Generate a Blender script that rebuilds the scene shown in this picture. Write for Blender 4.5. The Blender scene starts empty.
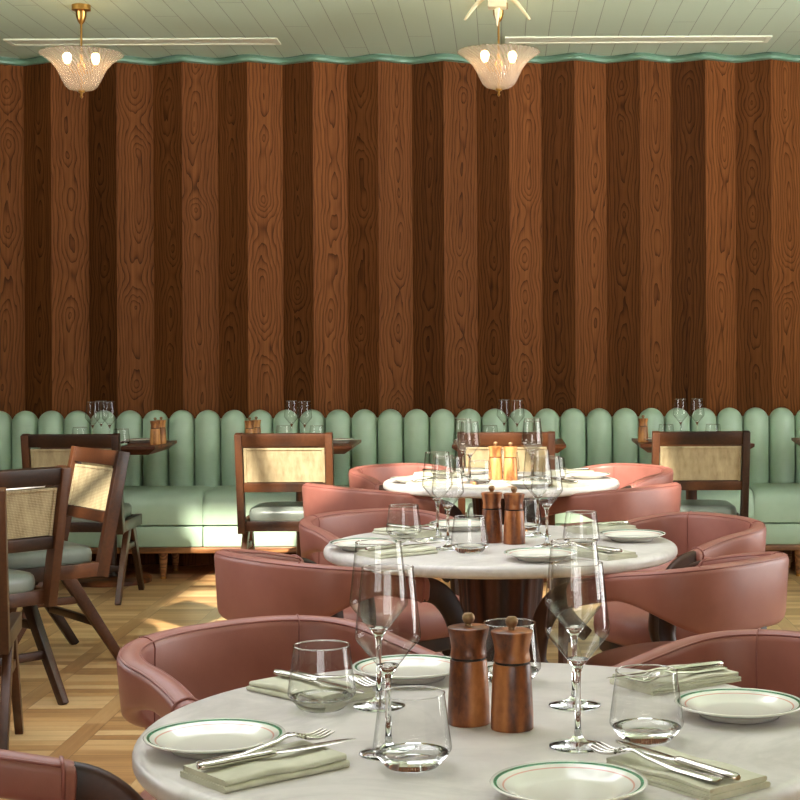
import bpy, bmesh, math, random
from mathutils import Vector, Matrix
PI = math.pi
R = math.radians
random.seed(7)
scene = bpy.context.scene
COL = scene.collection

# ------------------------------------------------------------------ helpers
def link(o):
    COL.objects.link(o); return o

def mesh_obj(name, verts, faces, mat, parent=None, smooth=True, auto=None):
    me = bpy.data.meshes.new(name)
    me.from_pydata([tuple(v) for v in verts], [], faces)
    bm = bmesh.new(); bm.from_mesh(me)
    bmesh.ops.recalc_face_normals(bm, faces=bm.faces)
    if smooth:
        for f in bm.faces: f.smooth = True
        if auto is not None:
            a = R(auto)
            for e in bm.edges:
                if len(e.link_faces) == 2 and e.calc_face_angle(0) > a: e.smooth = False
    bm.to_mesh(me); bm.free()
    me.materials.append(mat)
    o = bpy.data.objects.new(name, me); link(o)
    if parent: o.parent = parent
    return o

class MB:
    """collects shapes into one mesh"""
    def __init__(s): s.v = []; s.f = []
    def add(s, v, f):
        n = len(s.v); s.v += [tuple(p) for p in v]; s.f += [tuple(i+n for i in q) for q in f]; return s
    def obj(s, name, mat, parent=None, smooth=True, auto=None):
        return mesh_obj(name, s.v, s.f, mat, parent, smooth, auto)

def box(x0, x1, y0, y1, z0, z1, bev=0.0, seg=2):
    bm = bmesh.new()
    bmesh.ops.create_cube(bm, size=1)
    for v in bm.verts:
        v.co = Vector(((x0+x1)/2+v.co.x*(x1-x0), (y0+y1)/2+v.co.y*(y1-y0), (z0+z1)/2+v.co.z*(z1-z0)))
    if bev > 0:
        bmesh.ops.bevel(bm, geom=list(bm.edges), offset=bev, segments=seg, affect='EDGES', profile=.5)
    bm.verts.index_update()
    r = ([v.co.copy() for v in bm.verts], [tuple(v.index for v in f.verts) for f in bm.faces])
    bm.free(); return r

def beam(p, q, w, h, up=(0, 0, 1), w2=None, h2=None, bev=.003):
    """bar from p to q, w along the side, h along the up-ish direction"""
    p, q = Vector(p), Vector(q); d = (q-p); L = d.length; d.normalize()
    u = Vector(up); s = d.cross(u).normalized(); u = s.cross(d).normalized()
    w2 = w if w2 is None else w2; h2 = h if h2 is None else h2
    bm = bmesh.new(); vs = []
    for c, ww, hh in ((p, w, h), (q, w2, h2)):
        for a, b in ((-1, -1), (1, -1), (1, 1), (-1, 1)):
            vs.append(bm.verts.new(c + s*a*ww/2 + u*b*hh/2))
    for f in ((3, 2, 1, 0), (4, 5, 6, 7), (0, 1, 5, 4), (1, 2, 6, 5), (2, 3, 7, 6), (3, 0, 4, 7)):
        bm.faces.new([vs[i] for i in f])
    if bev: bmesh.ops.bevel(bm, geom=list(bm.edges), offset=bev, segments=2, affect='EDGES', profile=.5)
    bm.verts.index_update()
    r = ([v.co.copy() for v in bm.verts], [tuple(v.index for v in f.verts) for f in bm.faces])
    bm.free(); return r

def lathe(prof, n=32, c=(0, 0, 0), flute=None):
    """prof: (r, z) list; r=0 ends close; returns verts, faces"""
    v = []; f = []; rows = []
    for k, (r, z) in enumerate(prof):
        if r < 1e-6:
            rows.append([len(v)]); v.append((c[0], c[1], c[2]+z))
        else:
            row = []
            for i in range(n):
                a = 2*PI*i/n; rr = r*(flute(a, z) if flute else 1)
                row.append(len(v)); v.append((c[0]+rr*math.cos(a), c[1]+rr*math.sin(a), c[2]+z))
            rows.append(row)
    for a, b in zip(rows, rows[1:]):
        if len(a) == 1 and len(b) == 1: continue
        for i in range(n):
            j = (i+1) % n
            if len(a) == 1: f.append((a[0], b[i], b[j]))
            elif len(b) == 1: f.append((a[i], a[j], b[0]))
            else: f.append((a[i], a[j], b[j], b[i]))
    return v, f

def tube(path, rad, n=10, cap=True, flat=1.0, up=None):
    """round tube along a path; rad number or list; flat squashes along up"""
    P = [Vector(p) for p in path]; v = []; f = []; N = len(P)
    rads = rad if isinstance(rad, (list, tuple)) else [rad]*N
    t0 = (P[1]-P[0]).normalized()
    u = Vector(up) if up else (Vector((0, 0, 1)) if abs(t0.z) < .9 else Vector((0, 1, 0)))
    for i in range(N):
        t = (P[min(i+1, N-1)]-P[max(i-1, 0)]).normalized()
        s = t.cross(u)
        s.normalize(); uu = s.cross(t).normalized()
        if not up: u = uu
        for k in range(n):
            a = 2*PI*k/n
            v.append(P[i] + s*math.cos(a)*rads[i] + uu*math.sin(a)*rads[i]*flat)
    for i in range(N-1):
        for k in range(n):
            j = (k+1) % n
            f.append((i*n+k, i*n+j, (i+1)*n+j, (i+1)*n+k))
    if cap:
        f.append(tuple(range(n-1, -1, -1))); f.append(tuple((N-1)*n+k for k in range(n)))
    return v, f

def loft(rings, closed_caps=True):
    """list of closed point rings with equal counts"""
    v = []; f = []; n = len(rings[0])
    for r in rings: v += list(r)
    for i in range(len(rings)-1):
        for k in range(n):
            j = (k+1) % n
            f.append((i*n+k, i*n+j, (i+1)*n+j, (i+1)*n+k))
    if closed_caps:
        f.append(tuple(range(n-1, -1, -1))); f.append(tuple((len(rings)-1)*n+k for k in range(n)))
    return v, f

def thing(name, label, cat, loc=(0, 0, 0), rz=0, group=None):
    o = bpy.data.objects.new(name, None); link(o); o.empty_display_size = .1
    o.location = loc; o.rotation_euler = (0, 0, rz)
    o['label'] = label; o['category'] = cat
    if group: o['group'] = group
    return o

def tag(o, label, cat, group=None):
    o['label'] = label; o['category'] = cat
    if group: o['group'] = group
    return o

def struct(o):
    o['kind'] = 'structure'; return o

def dup(root, loc, rz, label, group=None):
    r = root.copy(); link(r); r.location = loc; r.rotation_euler = (0, 0, rz); r['label'] = label
    if group: r['group'] = group
    for ch in list(root.children):
        c = ch.copy(); link(c); c.parent = r
        for g in list(ch.children):
            d = g.copy(); link(d); d.parent = c
    return r

# ------------------------------------------------------------------ materials
def srgb(r, g, b):
    return tuple(((c/255)/12.92 if c/255 <= .04045 else (((c/255)+.055)/1.055)**2.4) for c in (r, g, b)) + (1,)

class NT:
    def __init__(s, name):
        s.m = bpy.data.materials.new(name); s.m.use_nodes = True
        s.t = s.m.node_tree; s.b = s.t.nodes['Principled BSDF']; s.out = s.t.nodes['Material Output']
    def n(s, typ, **kw):
        nd = s.t.nodes.new(typ)
        for k, v in kw.items():
            if k.startswith('i_'): nd.inputs[k[2:].replace('_', ' ')].default_value = v
            else: setattr(nd, k, v)
        return nd
    def l(s, a, b): s.t.links.new(a, b)
    def math(s, op, a, b=None, c=None):
        nd = s.n('ShaderNodeMath', operation=op)
        for i, x in enumerate((a, b, c)):
            if x is None: continue
            if isinstance(x, (int, float)): nd.inputs[i].default_value = x
            else: s.l(x, nd.inputs[i])
        return nd.outputs[0]
    def mix(s, fac, a, b, blend='MIX'):
        nd = s.n('ShaderNodeMix', data_type='RGBA', blend_type=blend)
        for i, x in ((0, fac), (6, a), (7, b)):
            if isinstance(x, (int, float)): nd.inputs[i].default_value = x
            elif isinstance(x, tuple): nd.inputs[i].default_value = x
            else: s.l(x, nd.inputs[i])
        return nd.outputs[2]
    def ramp(s, fac, stops):
        nd = s.n('ShaderNodeValToRGB'); e = nd.color_ramp.elements
        while len(e) > 1: e.remove(e[-1])
        e[0].position, e[0].color = stops[0]
        for p, c in stops[1:]:
            x = e.new(p); x.color = c
        s.l(fac, nd.inputs[0]); return nd.outputs[0]
    def noise(s, vec, scale, detail=3, rough=.5, out=0, dist=0):
        nd = s.n('ShaderNodeTexNoise'); nd.inputs['Scale'].default_value = scale
        nd.inputs['Detail'].default_value = detail; nd.inputs['Roughness'].default_value = rough
        nd.inputs['Distortion'].default_value = dist
        s.l(vec, nd.inputs['Vector']); return nd.outputs[out]
    def scale(s, vec, sc):
        nd = s.n('ShaderNodeVectorMath', operation='MULTIPLY'); s.l(vec, nd.inputs[0]); nd.inputs[1].default_value = sc
        return nd.outputs[0]
    def obj(s): return s.n('ShaderNodeTexCoord').outputs['Object']
    def bump(s, h, strength=.2, dist=.01):
        nd = s.n('ShaderNodeBump'); nd.inputs['Strength'].default_value = strength; nd.inputs['Distance'].default_value = dist
        s.l(h, nd.inputs['Height']); s.l(nd.outputs[0], s.b.inputs['Normal'])
    def set(s, color=None, rough=None, metal=None, spec=None, **kw):
        for k, x in (('Base Color', color), ('Roughness', rough), ('Metallic', metal), ('Specular IOR Level', spec)):
            if x is None: continue
            if isinstance(x, (int, float, tuple)): s.b.inputs[k].default_value = x
            else: s.l(x, s.b.inputs[k])
        for k, x in kw.items(): s.b.inputs[k.replace('_', ' ')].default_value = x
        return s

def wood(name, dark, mid, light, sc=(1, 1, .08), rings=9, freq=5, rough=.38, seedrand=True):
    """figured timber, grain along local z by default"""
    t = NT(name); o = t.obj()
    if seedrand:
        inf = t.n('ShaderNodeObjectInfo'); add = t.n('ShaderNodeVectorMath', operation='ADD')
        cmb = t.n('ShaderNodeCombineXYZ'); r = t.math('MULTIPLY', inf.outputs['Random'], 17.0)
        for i in range(3): t.l(r, cmb.inputs[i])
        t.l(t.scale(o, (1, 1, 1)), add.inputs[0]); t.l(cmb.outputs[0], add.inputs[1]); o = add.outputs[0]
    v = t.scale(o, sc)
    n = t.noise(v, freq, 1.5, .45)
    k = t.math('SINE', t.math('MULTIPLY', n, rings*6.283))
    k = t.math('MULTIPLY_ADD', k, .5, .5)
    fib = t.noise(t.scale(o, tuple(60*c if c < .5 else 12*c for c in sc)), 12, 3, .6)
    fac = t.math('ADD', t.math('MULTIPLY', k, .55), t.math('MULTIPLY', fib, .45))
    c = t.ramp(fac, [(.18, dark), (.5, mid), (.85, light)])
    t.set(c, rough, spec=.4); t.bump(fib, .06, .002)
    return t.m

def simple(name, color, rough=.5, metal=0, spec=.5, **kw):
    return NT(name).set(color, rough, metal, spec, **kw).m

def leather(name, base, dark, light, rough=.42):
    t = NT(name); o = t.obj()
    n = t.noise(o, 7, 4, .6); n2 = t.noise(o, 420, 2, .5)
    t.set(t.ramp(n, [(.25, dark), (.5, base), (.8, light)]), rough, spec=.45)
    t.bump(n2, .10, .002); return t.m

M = {}
M['wood_chair'] = wood('chair_teak', srgb(32, 17, 9), srgb(62, 34, 18), srgb(84, 49, 27), sc=(.5, .5, .12), rings=3)
M['wood_table'] = wood('table_walnut', srgb(58, 29, 14), srgb(104, 56, 29), srgb(136, 80, 44), sc=(.1, 1, 1))
M['wood_pedestal'] = wood('pedestal_walnut', srgb(34, 16, 8), srgb(64, 32, 16), srgb(92, 50, 26), sc=(1, 1, .05), freq=9)
M['wood_bent'] = wood('bent_walnut', srgb(30, 16, 9), srgb(52, 28, 17), srgb(70, 40, 24), sc=(1, 1, .3), freq=12, rings=2, rough=.5)
M['wood_mill'] = wood('mill_acacia', srgb(78, 38, 17), srgb(138, 78, 40), srgb(176, 112, 64), sc=(1, 1, .12), freq=26, rings=3, rough=.33)
M['wood_mill_pale'] = wood('mill_olive', srgb(110, 66, 31), srgb(172, 116, 64), srgb(200, 146, 90), sc=(1, 1, .12), freq=26, rings=3, rough=.35)
M['wood_rail'] = wood('rail_oak', srgb(96, 60, 32), srgb(140, 92, 54), srgb(168, 118, 74), sc=(.06, 1, 1), freq=14)
M['pink'] = leather('rose_leather', srgb(145, 91, 80), srgb(134, 82, 71), srgb(154, 100, 88), .4)
M['pink_pipe'] = leather('rose_piping', srgb(136, 80, 71), srgb(128, 73, 65), srgb(146, 88, 79), .42)
M['green'] = leather('sage_leather', srgb(162, 185, 162), srgb(156, 180, 156), srgb(168, 190, 168), .38)
M['seat'] = leather('grey_leather', srgb(118, 125, 117), srgb(108, 116, 108), srgb(130, 137, 129), .3)
M['brass'] = simple('aged_brass', srgb(176, 134, 72), .3, 1)
M['knob'] = simple('antique_brass_knob', srgb(142, 112, 80), .5, .7)
M['steel'] = simple('polished_steel', srgb(205, 200, 192), .2, 1)
M['cream_metal'] = simple('cream_enamel', srgb(226, 214, 176), .35)
M['white_paint'] = simple('plaster_white', srgb(214, 205, 186), .8)
M['dark_paint'] = simple('side_wall_paint', srgb(66, 50, 38), .8)
M['black_metal'] = simple('blackened_steel', srgb(38, 33, 29), .5, .6)

# napkin
t = NT('sage_linen'); o = t.obj()
w1 = t.n('ShaderNodeTexWave', bands_direction='X'); w1.inputs['Scale'].default_value = 320; t.l(o, w1.inputs[0])
w2 = t.n('ShaderNodeTexWave', bands_direction='Y'); w2.inputs['Scale'].default_value = 320; t.l(o, w2.inputs[0])
h = t.math('ADD', w1.outputs[1], w2.outputs[1])
t.set(t.ramp(t.noise(o, 30, 3), [(.3, srgb(188, 186, 164)), (.7, srgb(206, 203, 182))]), .9, spec=.2); t.bump(h, .08, .001); M['linen'] = t.m

# marble
t = NT('white_marble'); o = t.obj()
n = t.noise(o, 3.2, 6, .62, dist=1.6)
vein = t.math('ABSOLUTE', t.math('SUBTRACT', n, .5))
vein = t.math('SUBTRACT', 1.0, t.math('MULTIPLY', vein, 14.0)); vein = t.math('MAXIMUM', vein, 0.0)
msk = t.noise(o, 2.0, 2, .5); msk = t.math('MULTIPLY', vein, t.math('MULTIPLY', msk, .55))
cl = t.ramp(t.noise(o, 9, 5, .6), [(.3, srgb(197, 190, 185)), (.7, srgb(216, 209, 204))])
t.set(t.mix(msk, cl, srgb(140, 137, 130)), .34, spec=.4); M['marble'] = t.m

# crockery with green band and thin pink line
t = NT('glazed_crockery'); o = t.obj()
sep = t.n('ShaderNodeSeparateXYZ'); t.l(o, sep.inputs[0])
rad = t.math('SQRT', t.math('ADD', t.math('POWER', sep.outputs[0], 2.0), t.math('POWER', sep.outputs[1], 2.0)))
fac = t.math('MULTIPLY', rad, 10.0)
c = t.ramp(fac, [(0, srgb(222, 219, 208)), (.706, srgb(222, 219, 208)), (.710, srgb(214, 160, 146)), (.726, srgb(214, 160, 146)), (.73, srgb(224, 221, 211)),
                 (.788, srgb(224, 221, 211)), (.792, srgb(40, 140, 100)), (.822, srgb(40, 140, 100)), (.828, srgb(226, 223, 213)), (1, srgb(226, 223, 213))])
t.b.inputs['Coat Weight'].default_value = .6; t.b.inputs['Coat Roughness'].default_value = .06
t.set(c, .22, spec=.5); M['plate'] = t.m

# drinking glass
t = NT('clear_glass'); g = t.n('ShaderNodeBsdfGlass'); g.inputs['IOR'].default_value = 1.42; g.inputs['Roughness'].default_value = 0
g.inputs['Color'].default_value = (.985, .99, .985, 1); t.l(g.outputs[0], t.out.inputs[0]); M['glass'] = t.m
t = NT('thin_glass_wall'); lw = t.n('ShaderNodeLayerWeight'); lw.inputs['Blend'].default_value = .5
tp = t.n('ShaderNodeBsdfTransparent'); gl = t.n('ShaderNodeBsdfGlossy'); gl.inputs['Roughness'].default_value = 0
t.l(t.ramp(lw.outputs['Facing'], [(0, (.985, .988, .985, 1)), (.5, (.93, .932, .925, 1)), (.8, (.70, .70, .69, 1)), (.95, (.34, .34, .33, 1)), (1, (.2, .2, .2, 1))]), tp.inputs[0])
mx = t.n('ShaderNodeMixShader'); t.l(t.math('MINIMUM', t.math('MULTIPLY_ADD', t.math('POWER', lw.outputs['Facing'], 5.0), .75, .055), .7), mx.inputs[0]); t.l(tp.outputs[0], mx.inputs[1]); t.l(gl.outputs[0], mx.inputs[2])
t.l(mx.outputs[0], t.out.inputs[0]); M['thin'] = t.m

# ribbed lamp glass
t = NT('ribbed_lamp_glass'); o = t.obj()
sep = t.n('ShaderNodeSeparateXYZ'); t.l(o, sep.inputs[0])
ang = t.math('ARCTAN2', sep.outputs[1], sep.outputs[0])
rib = t.math('MULTIPLY_ADD', t.math('SINE', t.math('ADD', t.math('MULTIPLY', ang, 46.0), t.math('MULTIPLY', sep.outputs[2], 190.0))), .5, .5)
bp = t.n('ShaderNodeBump'); bp.inputs['Strength'].default_value = .5; bp.inputs['Distance'].default_value = .004; t.l(rib, bp.inputs['Height'])
tr = t.n('ShaderNodeBsdfTranslucent'); tr.inputs[0].default_value = (.95, .86, .78, 1); t.l(bp.outputs[0], tr.inputs['Normal'])
df = t.n('ShaderNodeBsdfDiffuse'); df.inputs[0].default_value = (.8, .72, .66, 1)
gl = t.n('ShaderNodeBsdfGlossy'); gl.inputs['Roughness'].default_value = .12; t.l(bp.outputs[0], gl.inputs['Normal'])
tp = t.n('ShaderNodeBsdfTransparent'); tp.inputs[0].default_value = (.97, .93, .9, 1)
m1 = t.n('ShaderNodeMixShader'); m1.inputs[0].default_value = .45; t.l(tr.outputs[0], m1.inputs[1]); t.l(df.outputs[0], m1.inputs[2])
m2 = t.n('ShaderNodeMixShader'); m2.inputs[0].default_value = .14; t.l(m1.outputs[0], m2.inputs[1]); t.l(gl.outputs[0], m2.inputs[2])
m3 = t.n('ShaderNodeMixShader'); t.l(t.math('MULTIPLY_ADD', rib, -.16, .77), m3.inputs[0]); t.l(m2.outputs[0], m3.inputs[1]); t.l(tp.outputs[0], m3.inputs[2])
t.l(m3.outputs[0], t.out.inputs[0]); M['lampglass'] = t.m
t = NT('lamp_filament_bulb'); e = t.n('ShaderNodeEmission'); e.inputs[0].default_value = (1, .66, .32, 1); e.inputs[1].default_value = 26
t.l(e.outputs[0], t.out.inputs[0]); M['bulb'] = t.m

# cane weave
t = NT('woven_cane'); o = t.obj()
w1 = t.n('ShaderNodeTexWave', bands_direction='X'); w1.inputs['Scale'].default_value = 55; w1.inputs['Distortion'].default_value = .6; t.l(o, w1.inputs[0])
w2 = t.n('ShaderNodeTexWave', bands_direction='Z'); w2.inputs['Scale'].default_value = 55; w2.inputs['Distortion'].default_value = .6; t.l(o, w2.inputs[0])
h = t.math('MULTIPLY', w1.outputs[1], w2.outputs[1])
big = t.noise(t.scale(o, (1, 1, .25)), 40, 3, .6)
fac = t.math('ADD', t.math('MULTIPLY', h, .6), t.math('MULTIPLY', big, .5))
t.set(t.ramp(fac, [(.15, srgb(110, 92, 64)), (.45, srgb(172, 154, 118)), (.9, srgb(206, 192, 158))]), .6, spec=.3)
t.bump(h, .3, .002); M['cane'] = t.m

# panelled timber wall: per-board coordinates in UV, board seed in attribute
t = NT('figured_timber_panelling')
uv = t.n('ShaderNodeUVMap').outputs[0]; sd = t.n('ShaderNodeAttribute', attribute_name='seed').outputs['Fac']
sep = t.n('ShaderNodeSeparateXYZ'); t.l(uv, sep.inputs[0]); u, vv = sep.outputs[0], sep.outputs[1]
def cmb(x, y, z):
    nd = t.n('ShaderNodeCombineXYZ')
    for i, q in enumerate((x, y, z)):
        if isinstance(q, (int, float)): nd.inputs[i].default_value = q
        else: t.l(q, nd.inputs[i])
    return nd.outputs[0]
S10 = t.math('MULTIPLY', sd, 31.7)
zn = t.noise(cmb(0.0, t.math('MULTIPLY', vv, 1.0), S10), 2.2, 1.0, .5)
dz = t.math('MULTIPLY', t.math('ABSOLUTE', t.math('SUBTRACT', zn, .5)), .34)
wob = t.noise(cmb(t.math('MULTIPLY', u, 9.0), t.math('MULTIPLY', vv, 2.2), S10), 1.6, 2, .5)
u0 = t.math('ADD', u, t.math('MULTIPLY_ADD', t.noise(cmb(3.0, t.math('MULTIPLY', vv, .5), S10), 1.3, 1, .5), .16, -.08))
rr_ = t.math('SQRT', t.math('ADD', t.math('POWER', u0, 2.0), t.math('POWER', dz, 2.0)))
fld = t.math('ADD', rr_, t.math('MULTIPLY', wob, .05))
sn = t.math('FRACT', t.math('MULTIPLY', fld, 52.0))
sn = t.math('POWER', sn, 4.0)
fib = t.noise(cmb(t.math('MULTIPLY', u, 230.0), t.math('MULTIPLY', vv, 5.0), S10), 1.0, 3, .6)
fib2 = t.noise(cmb(t.math('MULTIPLY', u, 40.0), t.math('MULTIPLY', vv, .6), S10), 1.0, 2, .5)
fac = t.math('ADD', t.math('MULTIPLY', t.math('SUBTRACT', 1.0, sn), .31), t.math('ADD', t.math('MULTIPLY', fib, .36), t.math('MULTIPLY', fib2, .26)))
c = t.ramp(fac, [(.25, srgb(52, 27, 13)), (.52, srgb(108, 62, 30)), (.82, srgb(148, 92, 49))])
tone = t.math('MULTIPLY_ADD', t.n('ShaderNodeAttribute', attribute_name='tone').outputs['Fac'], 1.0, 0.0)  # random board tone plus the painted pleat shading
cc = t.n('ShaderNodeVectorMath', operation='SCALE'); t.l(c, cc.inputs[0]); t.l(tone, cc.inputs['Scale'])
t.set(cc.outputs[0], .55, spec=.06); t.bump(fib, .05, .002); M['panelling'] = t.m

# ceiling boards
t = NT('sage_ceiling_boards'); o = t.obj()
sep = t.n('ShaderNodeSeparateXYZ'); t.l(o, sep.inputs[0])
bx = t.math('DIVIDE', sep.outputs[0], .128)
fr = t.math('FRACT', t.math('ADD', bx, 50.0))
g1 = t.math('LESS_THAN', fr, .026)
idx = t.math('FLOOR', t.math('ADD', bx, 50.0))
sh = t.math('FRACT', t.math('MULTIPLY', idx, .377))
yy = t.math('FRACT', t.math('ADD', t.math('DIVIDE', sep.outputs[1], 2.4), sh))
g2 = t.math('LESS_THAN', yy, .0022)
gr = t.math('MAXIMUM', g1, g2)
t.set(t.mix(gr, srgb(193, 211, 189), srgb(134, 148, 130)), .55, spec=.3)
t.bump(t.math('SUBTRACT', 1.0, gr), .6, .004); M['ceiling'] = t.m
M['cornice'] = simple('sage_cornice_gloss', srgb(106, 142, 120), .4)
M['vent'] = simple('pale_vent_paint', srgb(228, 232, 212), .5)
M['vent_dark'] = simple('vent_slot_paint', srgb(224, 229, 207), .6)  # slot plate's own pale paint, slightly duller than the frame

# parquet floor: columns of cross planks between long strips
t = NT('oak_parquet'); o = t.obj()
sep = t.n('ShaderNodeSeparateXYZ'); t.l(o, sep.inputs[0])
X = t.math('ADD', sep.outputs[0], 40.0 + 1.665); Y = t.math('ADD', sep.outputs[1], 40.0)
P = .33
cx = t.math('DIVIDE', X, P); ci = t.math('FLOOR', cx); cf = t.math('MULTIPLY', t.math('FRACT', cx), P)
strip = t.math('LESS_THAN', cf, .07)
Y2 = t.math('ADD', Y, t.math('MULTIPLY', t.math('FRACT', t.math('MULTIPLY', ci, .5)), .66))
sy = t.math('DIVIDE', Y2, .66); si = t.math('FLOOR', sy); sf = t.math('MULTIPLY', t.math('FRACT', sy), .66)
cross = t.math('LESS_THAN', sf, .07)
pl = t.math('FLOOR', t.math('DIVIDE', Y2, .0655))
pf = t.math('FRACT', t.math('DIVIDE', Y2, .0655))
slen = t.math('FLOOR', t.math('DIVIDE', Y, .42))
def wn(a, b, c=0.0):
    nd = t.n('ShaderNodeTexWhiteNoise', noise_dimensions='3D')
    t.l(cmb(a, b, c), nd.inputs[0]); return nd.outputs[0]
idp = wn(ci, pl, 3.0); ids = wn(ci, slen, 9.0)
idv = t.math('ADD', t.math('MULTIPLY', ids, strip), t.math('MULTIPLY', idp, t.math('SUBTRACT', 1.0, strip)))
# grain: along x in planks, along y in strips
vp = cmb(t.math('MULTIPLY', sep.outputs[0], 2.5), t.math('MULTIPLY', sep.outputs[1], 60.0), t.math('MULTIPLY', idp, 20.0))
vs = cmb(t.math('MULTIPLY', sep.outputs[0], 60.0), t.math('MULTIPLY', sep.outputs[1], 2.5), t.math('MULTIPLY', ids, 20.0))
gn = t.math('ADD', t.math('MULTIPLY', t.noise(vs, 1.0, 3, .6), strip), t.math('MULTIPLY', t.noise(vp, 1.0, 3, .6), t.math('SUBTRACT', 1.0, strip)))
fac = t.math('ADD', t.math('MULTIPLY', idv, .58), t.math('MULTIPLY', gn, .52))
c = t.ramp(fac, [(.2, srgb(148, 106, 66)), (.5, srgb(192, 148, 98)), (.85, srgb(216, 180, 130))])
c = t.mix(t.math('MULTIPLY', strip, .35), c, srgb(140, 96, 58))
j1 = t.math('LESS_THAN', t.math('ABSOLUTE', t.math('SUBTRACT', cf, .07)), .0016)
j2 = t.math('LESS_THAN', cf, .0016)
j3 = t.math('MULTIPLY', t.math('LESS_THAN', pf, .03), t.math('SUBTRACT', 1.0, strip))
jt = t.math('MAXIMUM', t.math('MAXIMUM', j1, j2), j3)
t.set(t.mix(t.math('MULTIPLY', jt, .6), c, srgb(86, 54, 30)), .36, spec=.4); t.bump(t.math('SUBTRACT', 1.0, jt), .2, .002); M['floor'] = t.m

# ------------------------------------------------------------------ room
H_CEIL = 2.972
XL, XR, YF, YB = -4.2, 4.2, -2.6, 9.62
def quad(name, pts, mat):
    return struct(mesh_obj(name, pts, [tuple(range(len(pts)))], mat, smooth=False))
struct(MB().add(*box(XL-.2, XR+.2, YF-.2, YB+.2, -.1, 0)).obj('floor', M['floor'], smooth=False))

def wall_with_holes(name, axis, pos, a0, a1, z0, z1, holes, mat, th=.12):
    """axis x: wall plane x=pos spanning y a0..a1; axis y: plane y=pos spanning x; axis z: ceiling"""
    us = sorted({a0, a1, *[h[0] for h in holes], *[h[1] for h in holes]})
    vs = sorted({z0, z1, *[h[2] for h in holes], *[h[3] for h in holes]})
    mb = MB()
    for ua, ub in zip(us, us[1:]):
        for va, vb in zip(vs, vs[1:]):
            um, vm = (ua+ub)/2, (va+vb)/2
            if any(h[0] < um < h[1] and h[2] < vm < h[3] for h in holes): continue
            if axis == 'x': mb.add(*box(pos-th/2, pos+th/2, ua, ub, va, vb))
            elif axis == 'y': mb.add(*box(ua, ub, pos-th/2, pos+th/2, va, vb))
            else: mb.add(*box(ua, ub, va, vb, pos, pos+th))
    return struct(mb.obj(name, mat, smooth=False))

SKY = (-2.55, .18, 2.50, 5.09)      # unseen roof opening, added and sized to place the sun patches
wall_with_holes('ceiling', 'z', H_CEIL, XL-.1, XR+.1, YF-.1, YB+.1, [SKY], M['ceiling'])
WF = (-1.2, 1.2, 1.1, 2.3)  # unseen front window, sized for the light it lets in
wall_with_holes('wall_front', 'y', YF, XL, XR, 0, H_CEIL, [WF], M['white_paint'])
WL = (3.4, 6.2, 1.5, 2.75); WR = (3.2, 7.0, .5, 2.75)  # unseen side windows, added and placed to light the pleated wall
wall_with_holes('wall_left', 'x', XL, YF, YB, 0, H_CEIL, [WL], M['dark_paint'])
wall_with_holes('wall_right', 'x', XR, YF, YB, 0, H_CEIL, [WR], M['dark_paint'])

def glazing(name, axis, pos, a0, a1, z0, z1, na, nz, w=.05, d=.08):  # bars for the out-of-view openings that let the daylight in
    mb = MB()
    def bar(ua, ub, va, vb):
        if axis == 'x': mb.add(*box(pos-d/2, pos+d/2, ua, ub, va, vb))
        elif axis == 'y': mb.add(*box(ua, ub, pos-d/2, pos+d/2, va, vb))
        else: mb.add(*box(ua, ub, va, vb, pos, pos+d))
    for i in range(na+1):
        u = a0+(a1-a0)*i/na; bar(u-w/2, u+w/2, z0, z1)
    for i in range(nz+1):
        v = z0+(z1-z0)*i/nz; bar(a0, a1, v-w/2, v+w/2)
    return struct(mb.obj(name, M['black_metal'], smooth=False))
glazing('unseen_window_1', 'z', H_CEIL+.02, *SKY, 4, 3, w=.06)
glazing('unseen_window_2', 'y', YF, *WF, 5, 2)
glazing('unseen_window_3', 'x', XL, *WL, 4, 2)
glazing('unseen_window_4', 'x', XR, *WR, 5, 2)

# pleated timber back wall
PIT, AMP, Y_RIDGE = .3805, .112, 9.30
x_ridge0 = (248.5-503)/1600*Y_RIDGE
v = []; f = []; uvs = []; seeds = []; shade_tones = []
rng = random.Random(5)
i0 = int((XL-x_ridge0)/PIT)-1; i1 = int((XR-x_ridge0)/PIT)+2
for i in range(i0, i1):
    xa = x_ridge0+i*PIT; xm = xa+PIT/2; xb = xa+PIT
    for (p, yp, q, yq, lit_side) in ((xa, Y_RIDGE, xm, Y_RIDGE+AMP, 1), (xm, Y_RIDGE+AMP, xb, Y_RIDGE, 0)):
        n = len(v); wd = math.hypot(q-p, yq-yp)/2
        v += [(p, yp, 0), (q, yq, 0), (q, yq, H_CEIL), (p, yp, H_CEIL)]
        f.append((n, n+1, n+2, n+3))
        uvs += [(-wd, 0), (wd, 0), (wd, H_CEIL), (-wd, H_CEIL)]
        seeds.append(rng.random()*9); shade_tones.append(rng.uniform(.72, .92) if lit_side else rng.uniform(.47, .70))  # right-facing boards lighter, left-facing darker: pleat shading put into the colour
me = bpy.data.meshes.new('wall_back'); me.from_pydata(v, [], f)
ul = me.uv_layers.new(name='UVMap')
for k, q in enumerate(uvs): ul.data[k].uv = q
for nm, dat in (('seed', seeds), ('tone', shade_tones)):
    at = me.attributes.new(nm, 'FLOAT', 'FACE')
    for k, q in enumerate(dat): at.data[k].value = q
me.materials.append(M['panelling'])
wb = struct(link(bpy.data.objects.new('wall_back', me)))

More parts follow.
